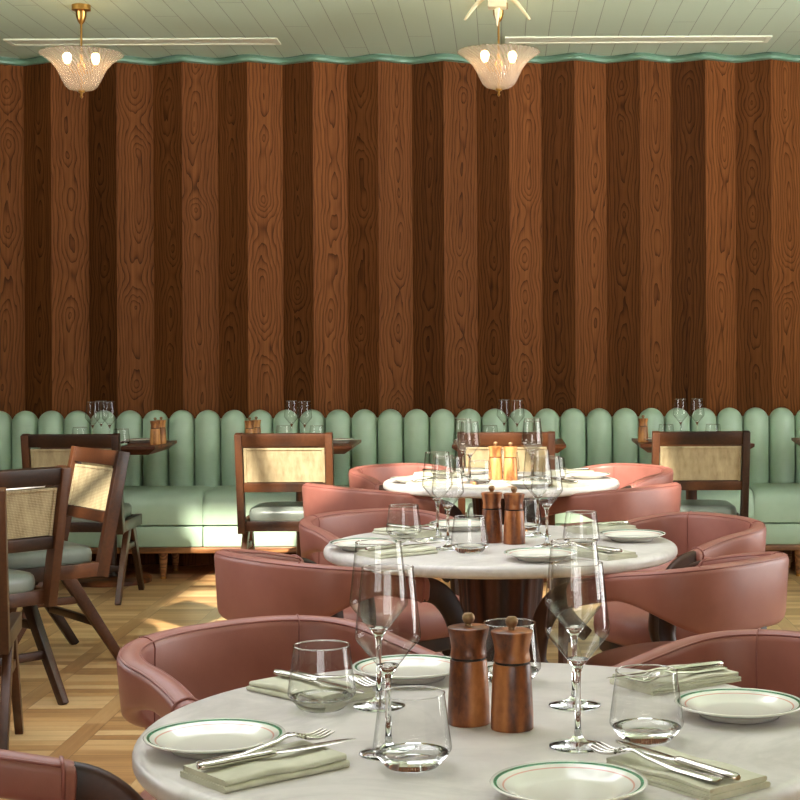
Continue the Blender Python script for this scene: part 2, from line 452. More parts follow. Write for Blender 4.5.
# wavy cornice
def yw(x):   # rounded follow of the pleats
    ph = (x-x_ridge0)/PIT
    return Y_RIDGE+AMP*.5*(1-math.cos(2*PI*ph))*.95
prof = [(0.03, .0), (-.012, .0), (-.012, .007), (-.026, .009), (-.034, .016), (-.036, .027), (-.030, .037), (-.018, .041), (.03, .041)]
nx = 420; rings = []
for i in range(nx+1):
    x = XL+(XR-XL)*i/nx
    rings.append([(x, yw(x)+dy, H_CEIL-dz) for dy, dz in prof])
vv_, ff_ = loft(rings)
struct(mesh_obj('trim_1', vv_, ff_, M['cornice'], smooth=True, auto=40))

# air diffusers in the ceiling
def vent(label, xa, xb):
    t_ = thing('ceiling_vent', label, 'vent', ((xa+xb)/2, 8.885, H_CEIL))
    hw = (xb-xa)/2
    mb = MB()
    for (a, b, c, d) in ((-hw, hw, -.085, -.06), (-hw, hw, .06, .085), (-hw, -hw+.025, -.06, .06), (hw-.025, hw, -.06, .06)):
        mb.add(*box(a, b, c, d, -.008, .0005))
    mb.obj('frame', M['vent'], t_, smooth=False)
    MB().add(*box(-hw+.025, hw-.025, -.06, .06, -.004, .0005)).obj('slot_plate', M['vent_dark'], t_, smooth=False)
vent('long pale air slot in the ceiling behind the left glass lamp', -2.74, -1.235)
vent('long pale air slot in the ceiling starting at the right glass lamp', .02, 1.49)

# ------------------------------------------------------------------ banquette
bq = thing('banquette', 'long sage green channelled leather banquette running along the timber wall', 'banquette', (0, 8.98, 0))
SP = .1497; YTUBE = 9.165-8.98
def channel(xc):
    rr = SP/2*.985; zs = [(.40, 1)]; rings = []
    pts = []
    zb, zt = .40, .912
    for k in range(0, 9): pts.append((zb+(zt-rr-zb)*k/8, 1.0))
    for k in range(1, 9):
        a = PI/2*k/8.3; pts.append((zt-rr+rr*math.sin(a), math.cos(a)))
    for z, s in pts:
        rings.append([(xc+rr*max(s, .02)*math.cos(2*PI*q/20), YTUBE+.02+(.078*math.sin(2*PI*q/20))*(max(s, .02)**.8), z) for q in range(20)])
    return loft(rings)
x_ch0 = (232-503)/1600*9.12
k0 = int((-3.3-x_ch0)/SP); k1 = int((2.35-x_ch0)/SP)
XB0, XB1 = x_ch0+k0*SP-SP/2, x_ch0+k1*SP+SP/2
first = None
for k in range(k0, k1+1):
    if first is None:
        first = mesh_obj('back_channel', *channel(0), M['green'], bq); o_ = first
    else:
        o_ = first.copy(); link(o_); o_.parent = bq
    o_.location.x = x_ch0+k*SP
MB().add(*box(XB0, XB1, YTUBE+.05, YTUBE+.11, .30, .86, .01)).obj('back_board', M['green'], bq)
YS = 8.75-8.98
def cushion(xa, xb):
    """padded seat: rounded front and crowned top"""
    rings = []; prof = []
    # (y, z) closed profile
    prof = [(YS+.02, .292), (YS-.006, .30), (YS-.012, .34), (YS-.012, .40), (YS-.004, .445), (YS+.03, .474), (YS+.09, .487), (YS+.2, .491), (YS+.32, .488), (YS+.40, .478), (YS+.42, .46), (YS+.42, .292)]
    n = 14
    cx, hw = (xa+xb)/2, (xb-xa)/2
    for i in range(n+1):
        s = -1+2*i/n
        s = math.copysign(1-(1-abs(s))**1.8, s)
        e = 1-max(0, (abs(s)-.9)/.1)**2*.12
        ins = max(0, (abs(s)-.93)/.07)**2*.012
        rings.append([(cx+s*hw*.9985, y+(ins if y < YS+.1 else 0), .36+(z-.36)*(e if z > .36 else 1)) for y, z in prof])
    return loft(rings)
seams = [-1.645+1.005*k for k in range(-2, 5)]
for a, b in zip(seams, seams[1:]):
    mesh_obj('seat_cushion', *cushion(a, b), M['green'], bq, auto=60)
    MB().add(*box(a+.002, b-.002, YS-.004, YS+.40, .178, .290, .006)).obj('front_panel', M['green'], bq)
XS0, XS1 = seams[0], seams[-1]
MB().add(*box(XS0, XS1, YS-.012, YS+.42, .145, .177, .004)).obj('base_rail', M['wood_rail'], bq)
for x in (-3.1, -1.87, -.64, .4, 1.62, 2.2):
    for y in (YS+.04, YS+.36):
        vv_, ff_ = lathe([(0, 0), (.014, 0), (.015, .008), (.0265, .146), (0, .146)], 16, (x, y, 0))
        lg = mesh_obj('leg', vv_, ff_, M['wood_rail'], bq, auto=40)
        vv_, ff_ = lathe([(0, .0), (.0155, 0), (.0165, .014), (0, .014)], 16, (x, y, -.0003))
        mesh_obj('foot_cap', vv_, ff_, M['brass'], lg, auto=40)

# ------------------------------------------------------------------ pendants
def pendant(label, x, y):
    p = thing('pendant_lamp', label, 'ceiling lamp', (x, y, H_CEIL))
    mesh_obj('canopy', *lathe([(0, 0), (.047, 0), (.047, -.026), (.03, -.03), (.027, -.036), (.026, -.055), (.018, -.08), (.008, -.094), (0, -.094)], 24), M['brass'], p, auto=35)
    mesh_obj('stem', *lathe([(0, -.09), (.0055, -.09), (.0055, -.42), (0, -.42)], 12), M['brass'], p, auto=35)
    ro = [(r*1.02, -.244+(z+.226)*.96) for r, z in [(.203, -.226), (.196, -.232), (.178, -.244), (.15, -.266), (.125, -.296), (.107, -.33), (.092, -.365), (.078, -.392), (.06, -.408), (.03, -.416), (.012, -.416)]]
    ri = [(r-.004 if r > .02 else r, z+.004) for r, z in reversed(ro)]
    mesh_obj('shade', *lathe(ro+ri+[ro[0]], 64), M['lampglass'], p)
    mesh_obj('finial', *lathe([(0, -.416), (.016, -.416), (.016, -.434), (.006, -.438), (.005, -.448), (.008, -.454), (.004, -.462), (0, -.463)], 16), M['brass'], p, auto=35)
    hub = mesh_obj('lamp_holder', *lathe([(0, -.29), (.016, -.29), (.022, -.31), (.022, -.335), (.012, -.35), (0, -.35)], 16), M['brass'], p, auto=35)
    for k in range(2):
        a = R(8+180*k)
        d = Vector((math.cos(a), math.sin(a), 0))
        pts = [Vector((0, 0, -.338))+d*s_+Vector((0, 0, h_)) for s_, h_ in ((.015, 0), (.04, .004), (.058, .022), (.066, .045))]
        mesh_obj('lamp_arm', *tube(pts, .006, 8), M['brass'], hub)
        b = mesh_obj('bulb', *lathe([(0, -.025), (.010, -.024), (.017, -.012), (.022, .006), (.020, .020), (.011, .030), (0, .033)], 16), M['bulb'], p)
        b.location = Vector((0, 0, -.268))+d*.069
    return p
pendant('flared ribbed glass pendant lamp hanging above the dark left-hand chairs', -2.09, 7.96)
pendant('flared ribbed glass pendant lamp hanging below the cream horned fixture', -.014, 7.96)

hf = thing('ceiling_fixture', 'cream metal ceiling fixture with two downward curved horns cut by the top edge', 'ceiling lamp', (-.016, 6.2, H_CEIL-.0))
mesh_obj('rod', *lathe([(0, 0), (.045, 0), (.045, -.02), (.008, -.03), (.008, -.35), (0, -.35)], 16), M['cream_metal'], hf, auto=35)
MB().add(*box(-.036, .036, -.036, .036, -.402, -.340, .005)).obj('body', M['cream_metal'], hf, auto=40)
mesh_obj('finial', *lathe([(0, -.40), (.012, -.40), (.010, -.43), (.005, -.45), (.002, -.472), (0, -.473)], 14), M['cream_metal'], hf, auto=35)
for s in (-1, 1):
    pts = []
    for k in range(13):
        q = k/12
        pts.append((s*(.034+.014*math.sin(q*PI*.5)+.078*q**1.5), 0, -.352+.012*math.sin(q*PI)-.095*q**1.35))
    mesh_obj('horn', *tube(pts, [.013-.008*(k/12) for k in range(13)], 10), M['cream_metal'], hf)

# ------------------------------------------------------------------ round marble tables
TZ = .75
def round_table(label, x, y):
    t_ = thing('round_table', label, 'table', (x, y, 0), 0, 'round marble tables')
    p = [(0, TZ), (.436, TZ)]
    for k in range(1, 7):
        a = PI/2*(1-k/6); p.append((.436+.014*math.cos(a), TZ-.014+.014*math.sin(a)))
    for k in range(1, 7):
        a = -PI/2*k/6; p.append((.438+.012*math.cos(a), TZ-.018+.012*math.sin(a)))
    p.append((0, TZ-.03))
    mesh_obj('tabletop', *lathe(p, 96), M['marble'], t_, auto=50)
    fl = lambda a, z: 1+.015*math.sin(a*24)
    mesh_obj('pedestal', *lathe([(0, .719), (.112, .719), (.112, .70), (.104, .60), (.094, .45), (.090, .30), (.094, .12), (.105, .04), (0, .04)], 96, flute=fl), M['wood_pedestal'], t_, auto=50)
    mesh_obj('base', *lathe([(0, .045), (.17, .045), (.195, .03), (.20, .0), (0, 0)], 64), M['wood_pedestal'], t_, auto=40)
    return t_
T1 = (-.025, 2.09); T2 = (-.008, 4.09); T3 = (-.008, 6.10); T0 = (-2.20, 6.05)
tb = round_table('round white marble table nearest in view, fully laid for four', *T1)
for lab, (x, y) in (('round white marble table laid for four, middle of the row of three', T2),
                    ('sunlit round marble table farthest along the row, before the banquette', T3),
                    ('pale round table mostly cut off beyond the dark cane chairs', T0)):
    dup(tb, (x, y, 0), R(70*random.random()), lab)

# ------------------------------------------------------------------ rose tub chairs
W_, D_, L_, T_ = .276, .202, .157, -.022
ZB, ZE = .752, .697
def ring(s, off=0.0):
    a = abs(s); sg = 1 if s >= 0 else -1
    ph = min(a/.65, 1)*PI/2; n = 2/2.4
    x = (W_-off)*math.sin(ph)**n; y = -(D_-off)*max(math.cos(ph), 0)**n
    k = max(0, min((a-.65)/.35, 1))
    x -= T_*k*k; y += L_*k
    return sg*x, y
def band_z(s):
    a = abs(s); zt = ZE+(ZB-ZE)*(1-a**2.2)
    q = max(0, min((a-.15)/.62, 1)); h = .168-.105*q*q*(3-2*q)
    return zt, zt-h
def make_tub():
    t_ = thing('tub_chair', '', 'chair')
    N = 72; TH = .044
    rings = []
    cen = [Vector((*ring(-1+2*i/N, TH/2+.012), 0)) for i in range(N+1)]
    frames = []
    for i in range(N+1):
        s = -1+2*i/N
        tg = (cen[min(i+1, N)]-cen[max(i-1, 0)]).normalized()
        nm = Vector((tg.y, -tg.x, 0))          # outward
        frames.append((s, cen[i], tg, nm))
    def section(c, nm, zt, zb, th, flare=.012):
        pts = []; r = th/2
        for k in range(9):                      # top round
            a = PI*k/8; o = math.cos(a)*r; pts.append(c+nm*(o+flare)+Vector((0, 0, zt-r*.8+math.sin(a)*r*.8)))
        rb = r*.8
        for k in range(9):
            a = PI*k/8; o = -math.cos(a)*rb; pts.append(c+nm*o+Vector((0, 0, zb+rb*.8-math.sin(a)*rb*.8)))
        return pts
    for s, c, tg, nm in frames:
        zt, zb = band_z(s)
        rings.append(section(c, nm, zt, zb, TH, .003*(1-abs(s)**2)))
    # rounded ends
    first = []; last = []
    for (dst, (s, c, tg, nm), sgn) in ((first, frames[0], -1), (last, frames[-1], 1)):
        zt, zb = band_z(s)
        for q, sh in ((.003, .93), (.005, .8)):
            m = (zt+zb)/2; hh = (zt-zb)/2*sh
            dst.append(section(c+tg*sgn*q, nm, m+hh, m-hh, TH*sh, 0))
    rings = list(reversed(first))+rings+last
    bnd = mesh_obj('backrest_band', *loft(rings), M['pink'], t_, auto=60)
    # top piping along the inner and outer shoulder
    for side in (-1, 1):
        pts = []
        for s, c, tg, nm in frames[1:-1]:
            zt, zb = band_z(s); r = TH/2
            a = R(38); pts.append(c+nm*(side*math.cos(a)*r*.985+.003*(1-abs(s)**2))+Vector((0, 0, zt-r*.8+math.sin(a)*r*.8)))
        mesh_obj('piping', *tube(pts, .0022, 6), M['pink_pipe'], bnd)
    # vertical seams and end welts
    for s0 in (-.985, -.27, .27, .985):
        i = min(range(N+1), key=lambda q: abs(frames[q][0]-s0)); s, c, tg, nm = frames[i]
        zt, zb = band_z(s); sec = section(c, nm, zt+.0008, zb-.0008, TH+.0016, .003*(1-abs(s)**2))
        if abs(s0) > .9: mesh_obj('welt', *tube(sec+[sec[0]], .0032, 6, cap=False, up=tuple(tg)), M['pink_pipe'], bnd)
        else: mesh_obj('seam', *tube(sec[3:14], .0015, 6, up=tuple(tg)), M['pink_pipe'], bnd)
    # bent timber arm from each band end down to the seat frame
    for sgn in (-1, 1):
        s, c, tg, nm = frames[-1 if sgn > 0 else 0]
        fw = Vector((0, 1, 0)); inw = Vector((-sgn, 0, 0))
        zt, zb = band_z(1)
        path = []; zc = (zt+zb)/2
        for k in range(25):
            q = k/24
            if q < .7:
                a = q/.7*PI*.5
                p = c+fw*(-.012+.130*math.sin(a))+inw*(.01*q)+Vector((0, 0, zc-.17*(1-math.cos(a))))
            else:
                u_ = (q-.7)/.3
                p = c+fw*(.118-.075*u_**1.4)+inw*(.007+.035*u_)+Vector((0, 0, zc-.17-.10*u_))
            path.append(p)
        rr = []
        for i, p in enumerate(path):
            tgt = (path[min(i+1, 24)]-path[max(i-1, 0)]).normalized()
            sd_ = Vector((1, 0, 0)); upv = sd_.cross(tgt).normalized()
            hh = .031-.010*(i/24); ww = .014
            pts = []
            for k in range(12):
                a = 2*PI*k/12; ca, sa = math.cos(a), math.sin(a)
                pts.append(p+sd_*math.copysign(abs(ca)**.5, ca)*ww+upv*math.copysign(abs(sa)**.5, sa)*hh)
            rr.append(pts)
        mesh_obj('arm', *loft(rr), M['wood_bent'], t_, auto=60)
    # seat
    def disc(zs):
        rg = []
        for sc, z in zs:
            rg.append([(math.copysign(abs(math.cos(2*PI*q/48))**.8, math.cos(2*PI*q/48))*.238*sc, .03+math.copysign(abs(math.sin(2*PI*q/48))**.8, math.sin(2*PI*q/48))*.222*sc, z) for q in range(48)])
        return loft(rg)
    mesh_obj('seat', *disc([(.93, .405), (.985, .415), (1, .44), (.995, .465), (.96, .485), (.88, .497), (.6, .503), (.25, .505), (.05, .505)]), M['pink'], t_, auto=60)
    mesh_obj('seat_frame', *disc([(.90, .365), (.93, .37), (.93, .404), (.9, .405)]), M['wood_bent'], t_, auto=40)
    for sx in (-1, 1):
        for sy in (-1, 1):
            mesh_obj('leg', *beam((sx*.13, .03+sy*.12, .372), (sx*.145, .02+sy*.135, 0), .036, .036, (0, 1, 0), .022, .022), M['wood_bent'], t_, auto=40)
    # rear uprights carrying the band
    mesh_obj('back_support', *beam((0, -.165, .37), (0, -.172, .61), .10, .02, (0, 1, 0)), M['wood_bent'], t_, auto=40)
    return t_
tub = make_tub()
TUBS = [
 (-.408, 2.779, 223.9, 'rose leather tub chair behind the nearest marble table at its left side'),
 (.452, 2.604, 131.1, 'rose leather tub chair behind the nearest marble table, cut by right picture edge'),
 (-.705, 1.856, -83.7, 'rose leather tub chair cut by the lower left corner, dark wooden arm showing'),
 (-.360, 4.823, 220.6, 'rose leather tub chair on the far left side of the middle marble table'),
 (.528, 4.670, 119.1, 'rose leather tub chair on far right side of middle table, wooden arm visible'),
 (-.485, 3.960, -47.3, 'rose leather tub chair, near left side of the middle table, back turned'),
 (.455, 3.860, 46.6, 'rose leather tub chair, near right side of the middle table, back turned'),
 (-.41, 6.86, 222, 'sunlit pale rose tub chair on far left side of the farthest marble table'),
 (.48, 6.80, 127, 'sunlit pale rose tub chair on far right side of the farthest marble table'),
 (-.52, 5.98, -48, 'rose tub chair, near left side of the farthest marble table, back turned'),
 (.425, 5.92, 48, 'rose tub chair, near right side of the farthest marble table, back turned'),
]
for i, (x, y, a, lab) in enumerate(TUBS):
    if i == 0:
        tub.location = (x, y, 0); tub.rotation_euler = (0, 0, R(a)); tub['label'] = lab; tub['group'] = 'rose tub chairs round the marble tables'
    else: dup(tub, (x, y, 0), R(a), lab)

# ------------------------------------------------------------------ cane chairs
def make_cane():
    t_ = thing('cane_chair', '', 'chair')
    wd = M['wood_chair']; HW = .222
    top = (-.275, .842); bot = (-.175, .345)
    def at(z):
        k = (z-bot[1])/(top[1]-bot[1]); return bot[0]+(top[0]-bot[0])*k
    for s in (-1, 1):
        mb = MB().add(*beam((s*HW, bot[0], bot[1]), (s*HW, top[0], top[1]), .036, .052, (0, 1, 0), .036, .046))
        mb.obj('back_post', wd, t_, auto=40)
        MB().add(*beam((s*HW, -.20, .375), (s*HW, .22, .375), .034, .056)).obj('side_rail', wd, t_, auto=40)
        MB().add(*beam((s*HW, -.03, .362), (s*(HW+.004), -.262, 0), .030, .052, (0, 1, 0), .026, .034)).obj('leg', wd, t_, auto=40)
        MB().add(*beam((s*HW, .05, .362), (s*(HW+.004), .262, 0), .030, .052, (0, 1, 0), .026, .034)).obj('leg', wd, t_, auto=40)
        MB().add(*beam((s*HW, -.085, .262), (s*HW, .11, .262), .022, .03)).obj('stretcher', wd, t_, auto=40)
    MB().add(*beam((-HW, -.150, .165), (HW, -.150, .165), .022, .03)).obj('stretcher', wd, t_, auto=40)
    za, zb = .778, .842
    MB().add(*beam((-HW, at(.811), .811), (HW, at(.811), .811), .028, .062, (0, -.2, 1))).obj('top_rail', wd, t_, auto=40)
    MB().add(*beam((-HW, at(.575), .575), (HW, at(.575), .575), .028, .046, (0, -.2, 1))).obj('lower_rail', wd, t_, auto=40)
    # cane panel in its own slim frame
    n = Vector((0, 1, .2)).normalized()
    def slab(z0, z1, x, th):
        return beam((0, at(z0), z0), (0, at(z1), z1), 2*x, th, (0, 1, 0), bev=.001)
    pan = MB().add(*slab(.60, .762, .186, .008)).obj('cane_panel', M['cane'], t_, smooth=False)
    mb = MB()
    for s in (-1, 1): mb.add(*beam((s*.193, at(.598), .598), (s*.193, at(.768), .768), .014, .018, (0, 1, 0)))
    mb.add(*beam((-.2, at(.765), .765), (.2, at(.765), .765), .018, .012, (0, -.2, 1)))
    mb.obj('cane_border', M['cane'], pan, smooth=False)
    # seat pad
    rg = []
    for sc, z in ((.94, .392), (.985, .398), (1, .412), (1, .435), (.985, .450), (.94, .460), (.7, .467), (.3, .469), (.05, .469)):
        pts = []
        for q in range(40):
            a = 2*PI*q/40; ca, sa = math.cos(a), math.sin(a)
            pts.append((math.copysign(abs(ca)**.32, ca)*.200*sc, .03+math.copysign(abs(sa)**.32, sa)*.205*sc, z))
        rg.append(pts)
    mesh_obj('seat', *loft(rg), M['seat'], t_, auto=60)
    MB().add(*beam((-HW, .205, .375), (HW, .205, .375), .03, .05)).obj('front_rail', wd, t_, auto=40)
    MB().add(*beam((-HW, -.16, .375), (HW, -.16, .375), .03, .05)).obj('rear_rail', wd, t_, auto=40)
    return t_
cane = make_cane()
def facing(fx, fy): return math.atan2(-fx, fy)
CANES = [
 (-2.125, 8.13, 0, 'dark cane-back chair at the shaded banquette table under the left glass lamp'),
 (-1.078, 8.13, 0, 'sunlit cane-back chair with silvery seat between the shaded chairs and the rose tub chairs'),
 (.015, 8.13, 0, 'cane-back chair mostly hidden behind the glasses of the farthest marble table'),
 (.972, 8.13, 0, 'half-lit cane-back chair before the banquette behind the right-hand tub chairs'),
 (-1.893, 6.485, facing(-.78, -.62), 'orange-lit cane-back chair seen side on, cream cane in a shadow stripe'),
 (-1.90, 5.65, facing(-.75, .66), 'dark cane-back chair turned away, legs nearest on the parquet at left'),
 (-1.755, 4.93, R(11.5), 'dark chair of which only one post shows at the left picture edge'),
]
for i, (x, y, a, lab) in enumerate(CANES):
    if i == 0:
        cane.location = (x, y, 0); cane.rotation_euler = (0, 0, a); cane['label'] = lab; cane['group'] = 'wooden cane chairs'
    else: dup(cane, (x, y, 0), a, lab)

# ------------------------------------------------------------------ banquette tables
def make_btable():
    t_ = thing('banquette_table', '', 'table')
    mb = MB(); hw, hd = .30, .285; z1, zm, z0 = .75, .735, .703
    v = []
    for sx, sy, z in ((1, 1, z1), (1, 1, zm), (.86, .86, z0)):
        v += [(-hw*sx, -hd*sy, z), (hw*sx, -hd*sy, z), (hw*sx, hd*sy, z), (-hw*sx, hd*sy, z)]
    f = [(0, 1, 2, 3), (11, 10, 9, 8)]
    for b in (0, 4):
        for k in range(4):
            j = (k+1) % 4; f.append((b+k, b+j, b+4+j, b+4+k))
    mesh_obj('tabletop', v, f, M['wood_table'], t_, smooth=False)
    mesh_obj('column', *lathe([(0, .704), (.05, .704), (.05, .69), (.032, .66), (.03, .06), (.04, .03), (0, .03)], 24), M['wood_pedestal'], t_, auto=40)
    mesh_obj('base', *lathe([(0, .034), (.20, .034), (.215, .022), (.215, 0), (0, 0)], 48), M['wood_table'], t_, auto=40)
    return t_
bt = make_btable(); BTY = 8.685
BT = [(-2.13, 'square wooden table in shade by the banquette, three wine glasses grouped on it'),
      (-1.095, 'square wooden table by the banquette behind the sunlit cane chair'),
      (.03, 'square wooden table by the banquette behind the farthest marble table'),
      (1.02, 'square wooden table by the banquette behind the half-lit cane chair'),
      (1.915, 'square wooden table of which one corner shows at the right picture edge')]
for i, (x, lab) in enumerate(BT):
    if i == 0:
        bt.location = (x, BTY, 0); bt['label'] = lab; bt['group'] = 'square wooden tables along the banquette'
    else: dup(bt, (x, BTY, 0), 0, lab)

# ------------------------------------------------------------------ tableware prototypes
def torus(r, z, q, n=40, m=8):
    v = []; f = []
    for i in range(n):
        a = 2*PI*i/n
        for k in range(m):
            b_ = 2*PI*k/m; rr = r+q*math.cos(b_)
            v.append((rr*math.cos(a), rr*math.sin(a), z+q*math.sin(b_)))
    for i in range(n):
        for k in range(m):
            j, l_ = (i+1) % n, (k+1) % m
            f.append((i*m+k, j*m+k, j*m+l_, i*m+l_))
    return v, f
def wine():
    t_ = thing('wine_glass', '', 'wine glass')
    mesh_obj('foot', *lathe([(.0, .0), (.0345, .0), (.0362, .0012), (.0355, .0026), (.024, .0052), (.010, .0085), (.0052, .014), (.0040, .022), (0, .022)], 40), M['glass'], t_)
    mesh_obj('stem', *lathe([(0, .0221), (.0040, .0221), (.0036, .05), (.0036, .075), (.0042, .092), (.0075, .1005), (.0140, .1090), (.0100, .1098), (.005, .1082), (0, .1076)], 24), M['glass'], t_)
    bw = mesh_obj('bowl', *lathe([(.0141, .1091), (.020, .1165), (.030, .1285), (.0372, .1372), (.0396, .141), (.0402, .1445), (.0398, .150), (.0362, .184), (.0315, .2268)], 56), M['thin'], t_)
    mesh_obj('rim', *torus(.0314, .2272, .0007), M['glass'], bw)
    return t_
def tumbler():
    t_ = thing('water_glass', '', 'glass tumbler')
    mesh_obj('base', *lathe([(0, .0012), (.022, .0012), (.0285, 0), (.0312, .0012), (.0440, .0165), (.0415, .0180), (.037, .0150), (.027, .0125), (.014, .0115), (0, .0113)], 48), M['glass'], t_)
    bw = mesh_obj('wall', *lathe([(.0441, .0167), (.0455, .0185), (.0467, .0208), (.0469, .0235), (.0463, .028), (.0385, .0865)], 56), M['thin'], t_)
    mesh_obj('rim', *torus(.0384, .0869, .0009), M['glass'], bw)
    return t_
def mill(wm):
    t_ = thing('pepper_mill', '', 'pepper mill')
    mesh_obj('body', *lathe([(0, 0), (.0272, 0), (.028, .0015), (.0278, .02), (.0262, .055), (.0245, .0835), (.0240, .0848), (0, .0848)], 36), wm, t_, auto=40)
    mesh_obj('collar', *lathe([(0, .0846), (.0222, .0846), (.0222, .0882), (0, .0882)], 30), M['black_metal'], t_, auto=40)
    mesh_obj('cap', *lathe([(0, .088), (.0238, .088), (.0243, .089), (.0236, .094), (.0226, .100), (.0236, .108), (.0262, .119), (.0276, .1255), (.0274, .1268), (.0255, .1276), (0, .1282)], 36), wm, t_, auto=40)
    mesh_obj('knob', *lathe([(0, .1278), (.0048, .1278), (.0046, .1315), (.0066, .1335), (.0084, .1375), (.0080, .1420), (.0052, .1450), (0, .1456)], 20), M['knob'], t_, auto=40)
    return t_
def plate():
    p = [(0, .004), (.046, .004), (.050, .0), (.054, .001), (.057, .005), (.075, .0125), (.0855, .0165), (.0868, .0182), (.0855, .0194), (.075, .0158), (.060, .0098), (.055, .0076), (.045, .0066), (0, .0066)]
    return mesh_obj('plate', *lathe(p, 64), M['plate'], None)
def napkin():
    """cloth folded to two rolled layers, fold along the -y edge; long axis x"""
    t_ = thing('napkin', '', 'napkin')
    def layer(z0, y0, y1, nm, L, fold):
        th = .0032; gap = .0008
        # closed profile: two cloth thicknesses joined by a round fold
        prof = []
        h2 = th+gap/2
        n = 8
        for k in range(n+1):
            a = -PI/2-PI*k/n if fold < 0 else -PI/2+PI*k/n
            prof.append(((y0 if fold < 0 else y1)+math.cos(a)*h2, z0+h2+math.sin(a)*h2))
        oe = y1 if fold < 0 else y0
        prof += [(oe, z0+2*h2), (oe, z0+2*h2-th), (oe+(-.006 if fold < 0 else .006), z0+th+gap), (oe+(-.006 if fold < 0 else .006), z0+th), (oe, z0+th), (oe, z0)]
        rings = []
        for i in range(25):
            q = -1+2*i/24
            wv = .0009*math.sin(q*5+y0*60)
            rings.append([(q*L/2, y*(1+.01*math.sin(q*3)), z+wv*(z/.01)) for y, z in prof])
        return mesh_obj(nm, *loft(rings), M['linen'], t_, auto=55)
    layer(0, -.058, .037, 'lower_fold', .170, -1)
    layer(.0072, -.055, .034, 'upper_fold', .165, -1)
    return t_
NAPH = .0146
def fork():
    mb = MB()
    L = .185
    def h(x): return .0028+.010*math.exp(-((x-.045)/.03)**2)+.004*max(0, (x-.085)/.1)-.0055*math.exp(-((x-.07)/.012)**2)*0
    secs = []
    for x, w, th in ((-.092, .004, .0016), (-.088, .0085, .0022), (-.07, .0082, .0022), (-.03, .0055, .0022), (.02, .0038, .0026), (.035, .0040, .0024), (.044, .0075, .002), (.052, .0115, .0018), (.060, .0122, .0016)):
        z = h(x) if x < .045 else .0128-.0085*math.sin(min((x-.045)/.04, 1)*PI/2)
        secs.append([(x, w*math.cos(a), z+th*.8*math.sin(a)) for a in [2*PI*k/10 for k in range(10)]])
    mb.add(*loft(secs))
    for k in range(4):
        y = -.0096+.0064*k
        pts = [(x, y, .0128-.0085*math.sin(min((x-.045)/.04, 1)*PI/2)+.0035*max(0, (x-.085)/.015)) for x in (.057, .064, .072, .08, .088, .096, .103)]
        mb.add(*tube(pts, [.0024, .0022, .002, .0018, .0017, .0014, .0008], 8))
    mb.v = [(p[0]*.98, p[1]*1.2, p[2]*1.1) for p in mb.v]
    return mb.obj('fork', M['steel'], None, auto=60)
def knife():
    t_ = thing('knife', '', 'knife')
    secs = []
    for x, w, th in ((-.105, .004, .003), (-.100, .0075, .0042), (-.085, .0082, .0046), (-.05, .0068, .0044), (-.02, .0056, .0042), (-.014, .0062, .0044), (-.008, .0062, .0042), (-.004, .0045, .003)):
        secs.append([(x, w*math.cos(a), .0048+th*math.sin(a)) for a in [2*PI*k/12 for k in range(12)]])
    mesh_obj('handle', *loft(secs), M['steel'], t_, auto=60)
    secs = []
    for x, yc, w, th in ((-.006, 0, .005, .0018), (.006, .0008, .0072, .0012), (.03, .0008, .0088, .001), (.06, .0006, .0090, .0009), (.085, .0002, .0076, .0008), (.10, -.0012, .004, .0006), (.106, -.0025, .001, .0004)):
        secs.append([(x, yc+w*math.cos(a), .0048+th*math.sin(a)) for a in [2*PI*k/10 for k in range(10)]])
    mesh_obj('blade', *loft(secs), M['steel'], t_, auto=60)
    return t_
PROTO = {'wine': wine(), 'tumbler': tumbler(), 'mill': mill(M['wood_mill']), 'pale_mill': mill(M['wood_mill_pale']), 'plate': tag(plate(), '', 'plate'), 'napkin': napkin(), 'fork': tag(fork(), '', 'fork'), 'knife': knife()}
used = set()
def put(kind, x, y, z, rz, label, group, tilt=None):
    p = PROTO[kind]
    if kind not in used:
        used.add(kind); p.location = (x, y, z); p.rotation_euler = (0, 0, rz); p['label'] = label; p['group'] = group; o = p
    else: o = dup(p, (x, y, z), rz, label, group)
    return o

TN = ['nearest marble table', 'middle marble table', 'farthest marble table']
rj = random.Random(11)
CORN = {'NL': ('near left', (.72, .69)), 'FL': ('far left', (.70, -.71)), 'FR': ('far right', (-.72, -.70)), 'NR': ('near right', (-.72, .70))}
PL = {'NL': (-.333, -.113), 'FL': (-.117, .315), 'FR': (.34, .057), 'NR': (.095, -.335)}
NP = {'NL': (-.262, -.212, 41), 'FL': (-.245, .215, -43), 'FR': (.285, .262, 214), 'NR': (.222, -.268, 129)}
TU = {'NL': (-.084, -.20), 'FL': (-.226, .11), 'FR': (.204, -.075), 'back': (.033, .285)}
WI = {'NL': (-.1165, -.14), 'FL': (-.148, .12), 'NR': (.116, -.108), 'FR': (.122, .12)}
EXACT = {1: {'tumbler': {'NL': (-.074, -.185), 'FL': (-.262, .10), 'FR': (.197, -.09), 'back': (.07, .28)}, 'wine': {'NL': (-.130, -.12), 'FL': (-.164, .08), 'NR': (.116, -.10), 'FR': (.0986, .15)}}}
